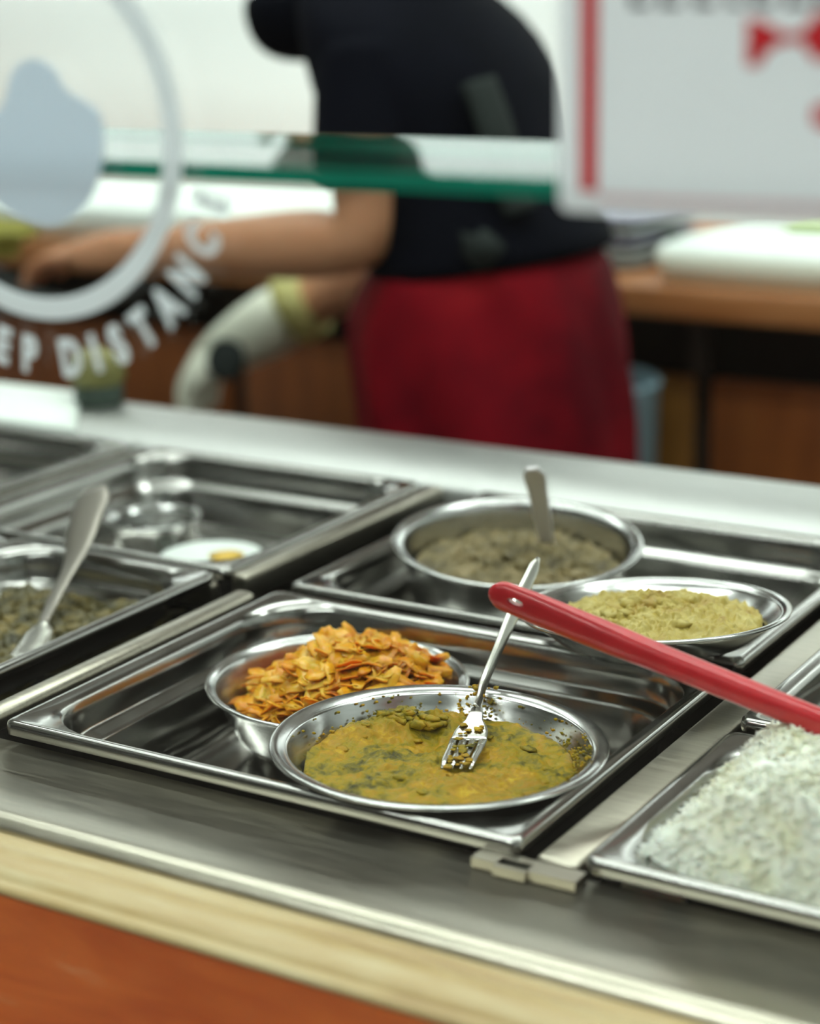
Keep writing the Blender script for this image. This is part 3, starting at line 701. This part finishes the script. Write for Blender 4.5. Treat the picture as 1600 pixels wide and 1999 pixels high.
obj('tray_body', bm, M['white_plastic'], t)
tag(obj('folded_cloth', BX(-.93, -.60, 2.52, 2.64, .048, .062), M['lime'], bevel=.005), 'pale lime cloth on top of the long white tray', 'cloth')
bm = bmesh.new(); lathe(bm, [(.07, -.899), (.080, -.89), (.098, -.13), (.101, -.125), (.097, -.12), (.091, -.14), (.078, -.86)], 40, -1.100, 2.255)
tag(obj('plastic_bin', bm, M['blue_plastic']), 'light blue plastic bin standing behind the worker', 'bin')
bm = bmesh.new(); box(bm, -1.575, -1.525, 2.994, 2.9995, .15, .205)
tag(obj('wall_notice', bm, M['lilac'], smooth=False), 'small lilac notice on the white wall behind the worker', 'notice')

# ------------------------------------------------------------------ the worker
def skin_mesh(name, joints, edges, m, parent, sub=2, rootj=0):
    me = bpy.data.meshes.new(name); off = root_loc(parent)
    me.from_pydata([Vector(j[:3])-off for j in joints], edges, []); me.materials.append(m)
    o = bpy.data.objects.new(name, me); COL.objects.link(o); o.parent = parent
    sk = o.modifiers.new('skin', 'SKIN'); sk.use_smooth_shade = True
    for i, j in enumerate(joints):
        rr = j[3] if isinstance(j[3], tuple) else (j[3], j[3])
        me.skin_vertices[0].data[i].radius = rr
    me.skin_vertices[0].data[rootj].use_root = True
    s = o.modifiers.new('sub', 'SUBSURF'); s.levels = sub; s.render_levels = sub
    return o
man = thing('person', 'person in a navy jacket and red apron leaning left over the back of the counter', 'person', (-1.05, 1.93, -.9))
J = []; Ed = []
def add(p, r_, par=None):
    J.append((*p, r_)); 
    if par is not None: Ed.append((par, len(J)-1))
    return len(J)-1
pel = add((-1.07, 1.93, -.03), .115)
wa = add((-1.075, 1.93, .08), .10, pel); ch = add((-1.125, 1.93, .22), .100, wa); nb = add((-1.165, 1.93, .320), .050, ch)
nk = add((-1.205, 1.93, .375), .045, nb); hd = add((-1.255, 1.925, .420), .082, nk); ht = add((-1.262, 1.925, .500), .068, hd)
ja = add((-1.295, 1.92, .375), .048, hd)
def arm(sh, el, wr, palm, fdir, side, ya):
    s = add(sh, .052, ch); m1 = add([(a+b)/2 for a, b in zip(sh, el)], .046, s); e = add(el, .043, m1)
    m2 = add([a+(b-a)*.35 for a, b in zip(el, wr)], .042, e); w_ = add(wr, .027, m2); p = add(palm, (.032, .016), w_)
    return p
def hand(p, palm, fd, sd, add_=None):
    fd = Vector(fd).normalized(); sd = Vector(sd).normalized(); cr = fd.cross(sd).normalized()
    if cr.z > 0: cr = -cr
    for q, ln in zip((-1.5, -.5, .5, 1.5), (.062, .074, .070, .054)):
        b = Vector(palm)+fd*.030+sd*q*.018
        k0 = add_(b, .0095, p); k1 = add_(b+fd*ln*.45+cr*.006, .0088, k0); k2 = add_(b+fd*ln*.8+cr*.022, .0082, k1); k3 = add_(b+fd*ln*.95+cr*.038, .0072, k2)
    b = Vector(palm)-fd*.005+sd*.034; k0 = add_(b, .011, p); k1 = add_(b+fd*.026+sd*.014+cr*.01, .0098, k0); k2 = add_(b+fd*.050+sd*.010+cr*.022, .0085, k1)
nsh, nel, nwr, npa = (-1.13, 1.80, .300), (-1.126, 1.775, .116), (-1.440, 1.775, .088), (-1.515, 1.775, .082)
fsh, fel, fwr, fpa = (-1.14, 2.05, .300), (-1.260, 2.085, .060), (-1.455, 2.050, -.045), (-1.520, 2.035, -.085)
p1 = arm(nsh, nel, nwr, npa, None, None, 0); hand(p1, npa, (-1, 0, -.05), (0, 1, .1), add)
p2 = arm(fsh, fel, fwr, fpa, None, None, 0); hand(p2, fpa, (-.75, -.05, -.6), (.1, -1, 0), add)
for y_ in (1.84, 2.02):
    hp_ = add((-1.07, y_, -.10), .088, pel); kn = add((-1.10, y_, -.48), .060, hp_); cf = add((-1.06, y_, -.62), .055, kn); an = add((-1.04, y_, -.84), .040, cf); ft = add((-1.16, y_, -.875), .030, an)
body = skin_mesh('body', J, Ed, M['skin'], man, 2, pel)
# face on the head
bm = bmesh.new(); blob(bm, (-1.342, 1.905, .432), .014, (1.2, .7, 1.3), 0, 2, .1)
obj('nose', bm, M['skin'], man)
for yy in (1.880, 1.945):
    bm = bmesh.new(); blob(bm, (-1.330, yy, .455), .010, (.6, 1.1, .7), 0, 2, 0); obj('eye', bm, M['white_plastic'], man)
for yy in (1.838, 2.010):
    bm = bmesh.new(); blob(bm, (-1.248, yy, .430), .018, (.7, .35, 1.3), 2, 2, .2); obj('ear', bm, M['skin'], man)
# black face mask over the lower face
def ell_loft(rings, n=36):
    bm = bmesh.new(); R_ = []
    for (cx, cy, cz, rx, ry, ph) in rings:
        R_.append([(cx+rx*math.cos(a)*(1+.0), cy+ry*math.sin(a), cz+ph*math.cos(a)) for a in [2*PI*i/n for i in range(n)]])
    loft(bm, R_, True, True, True); return bm
obj('face_mask', ell_loft([(-1.285, 1.92, .298, .020, .030, 0), (-1.284, 1.92, .303, .050, .055, 0), (-1.284, 1.92, .325, .068, .080, .006), (-1.286, 1.92, .355, .074, .090, .004), (-1.286, 1.92, .375, .072, .088, .0), (-1.28, 1.92, .380, .050, .07, .0)]), M['jacket'], man, sub=1)
bm = bmesh.new(); blob(bm, (-1.240, 1.925, .505), .085, (1.1, 1.05, .85), 0, 4, .12)
obj('hair', bm, M['hair'], man)
# jacket: hem to collar, with a slightly slumped back
rg = [(-1.055, 1.93, .070, .128, .165, .02), (-1.058, 1.93, .085, .130, .165, .02), (-1.062, 1.93, .110, .126, .163, .012), (-1.085, 1.93, .160, .124, .160, 0), (-1.110, 1.93, .215, .128, .165, -.01), (-1.122, 1.93, .270, .130, .178, -.02), (-1.136, 1.93, .320, .128, .185, -.03), (-1.152, 1.93, .365, .112, .165, -.03), (-1.170, 1.93, .395, .085, .11, -.02), (-1.190, 1.93, .415, .066, .075, -.02)]
bmj = ell_loft(rg, 48)
for v in bmj.verts:
    k = 1+.05*fbm(v.co.x*9, v.co.y*9, v.co.z*9); v.co.x = -1.1+(v.co.x+1.1)*k
obj('jacket', bmj, M['jacket'], man, sub=1)
def sleeve(a, b, r0, r1):
    bm = bmesh.new(); A, B = Vector(a), Vector(b); strip(bm, [A+(B-A)*i/6 for i in range(7)], lambda q: 2*(r0+(r1-r0)*q), lambda q: 2*(r0+(r1-r0)*q), (0, 1, 0), 20, 2); return bm
obj('sleeve', sleeve((-1.135, 1.81, .33), (-1.128, 1.775, .170), .062, .058), M['jacket'], man, sub=1)
obj('sleeve', sleeve((-1.140, 2.05, .33), (-1.225, 2.085, .130), .062, .058), M['jacket'], man, sub=1)
# grey stripe down the back and the knot at the waist
bm = bmesh.new(); strip(bm, bezier([(-1.010, 1.815, .285), (-.993, 1.815, .245), (-.980, 1.82, .200), (-.965, 1.825, .150)], 6), lambda q: .045, lambda q: .020, (.3, 1, 0), 12, 3)
obj('back_strap', bm, M['grey_fabric'], man)  # soft grey stripe on the back of the jacket
bm = bmesh.new(); blob(bm, (-.985, 1.775, .118), .022, (1, .6, .9), 2, 2); obj('waist_knot', bm, M['grey_fabric'], man)
# apron
rg = [(-1.06, 1.93, .098, .118, .150, .0), (-1.062, 1.93, .070, .132, .165, .01), (-1.066, 1.93, .020, .150, .178, 0), (-1.058, 1.93, -.040, .150, .188, 0), (-1.048, 1.93, -.105, .150, .190, 0), (-1.045, 1.93, -.20, .150, .190, 0), (-1.05, 1.93, -.35, .155, .195, 0), (-1.06, 1.93, -.50, .16, .20, 0)]
bma = ell_loft(rg, 96)
for v in bma.verts:
    a = math.atan2(v.co.y-1.93, v.co.x+1.06); k = 1+.035*math.sin(a*9+v.co.z*14)*min(1, max(0, (.1-v.co.z)*6))+.05*fbm(v.co.x*12, v.co.y*12, v.co.z*7)
    v.co.x = -1.06+(v.co.x+1.06)*k; v.co.y = 1.93+(v.co.y-1.93)*k
obj('apron', bma, M['apron'], man, sub=1)
for y_ in (1.84, 2.02):
    bm = bmesh.new(); strip(bm, [Vector(p) for p in ((-1.07, y_, -.30), (-1.10, y_, -.48), (-1.06, y_, -.66), (-1.045, y_, -.83))], lambda q: .17-.05*q, lambda q: .17-.05*q, (0, 1, 0), 18, 2)
    obj('trouser_leg', bm, M['trousers'], man)
    bm = bmesh.new(); strip(bm, [Vector((-1.00, y_, -.872)), Vector((-1.05, y_, -.865)), Vector((-1.12, y_, -.872)), Vector((-1.19, y_, -.878)), Vector((-1.23, y_, -.884))], interp([(0, .06), (.5, .09), (1, .05)]), interp([(0, .055), (.3, .07), (1, .03)]), (0, 1, 0), 16, 2.4)
    obj('shoe', bm, M['trousers'], man)
# the white glove on the far hand
GJ, GE = [], []
def gadd(p, r_, par=None):
    if not isinstance(r_, tuple): r_ = r_+.0095
    GJ.append((*p, r_))
    if par is not None: GE.append((par, len(GJ)-1))
    return len(GJ)-1
g0 = gadd((-1.415, 2.057, -.018), .036); g1 = gadd(fwr, .040, g0); g2 = gadd(fpa, (.060, .046), g1); hand(g2, fpa, (-.75, -.05, -.6), (.1, -1, 0), gadd)
gl = skin_mesh('glove', GJ, GE, M['glove'], man, 2, 0)
bm = bmesh.new(); strip(bm, [Vector((-1.396, 2.062, -.008)), Vector((-1.408, 2.058, -.015)), Vector((-1.422, 2.054, -.023))], lambda q: .098, lambda q: .098, (0, 1, 0), 20, 2)
obj('cuff', bm, M['glove_cuff'], gl)
bm = bmesh.new(); lathe(bm, [(.001, .006), (.024, .006), (.027, .004), (.027, -.006), (.024, -.008), (.001, -.008)], 32)
bmesh.ops.rotate(bm, verts=bm.verts, cent=(0, 0, 0), matrix=Matrix.Rotation(PI/2.4, 3, 'X')); bmesh.ops.translate(bm, verts=bm.verts, vec=(-1.468, 1.968, -.078))
tag(obj('rubber_disc', bm, M['grey_fabric']), 'round dark disc held in the white glove', 'disc')
bm = bmesh.new(); blob(bm, (-1.70, 1.78, .092), .050, (1.3, .9, .5), 4, 3)
tag(obj('cleaning_cloth', bm, M['sponge']), 'yellow green cloth held under the near hand', 'cloth')

# everything was written from the counter top; stand it on the floor at z = 0
for o in list(COL.objects):
    if o.parent is None:
        o.location.z += LIFT
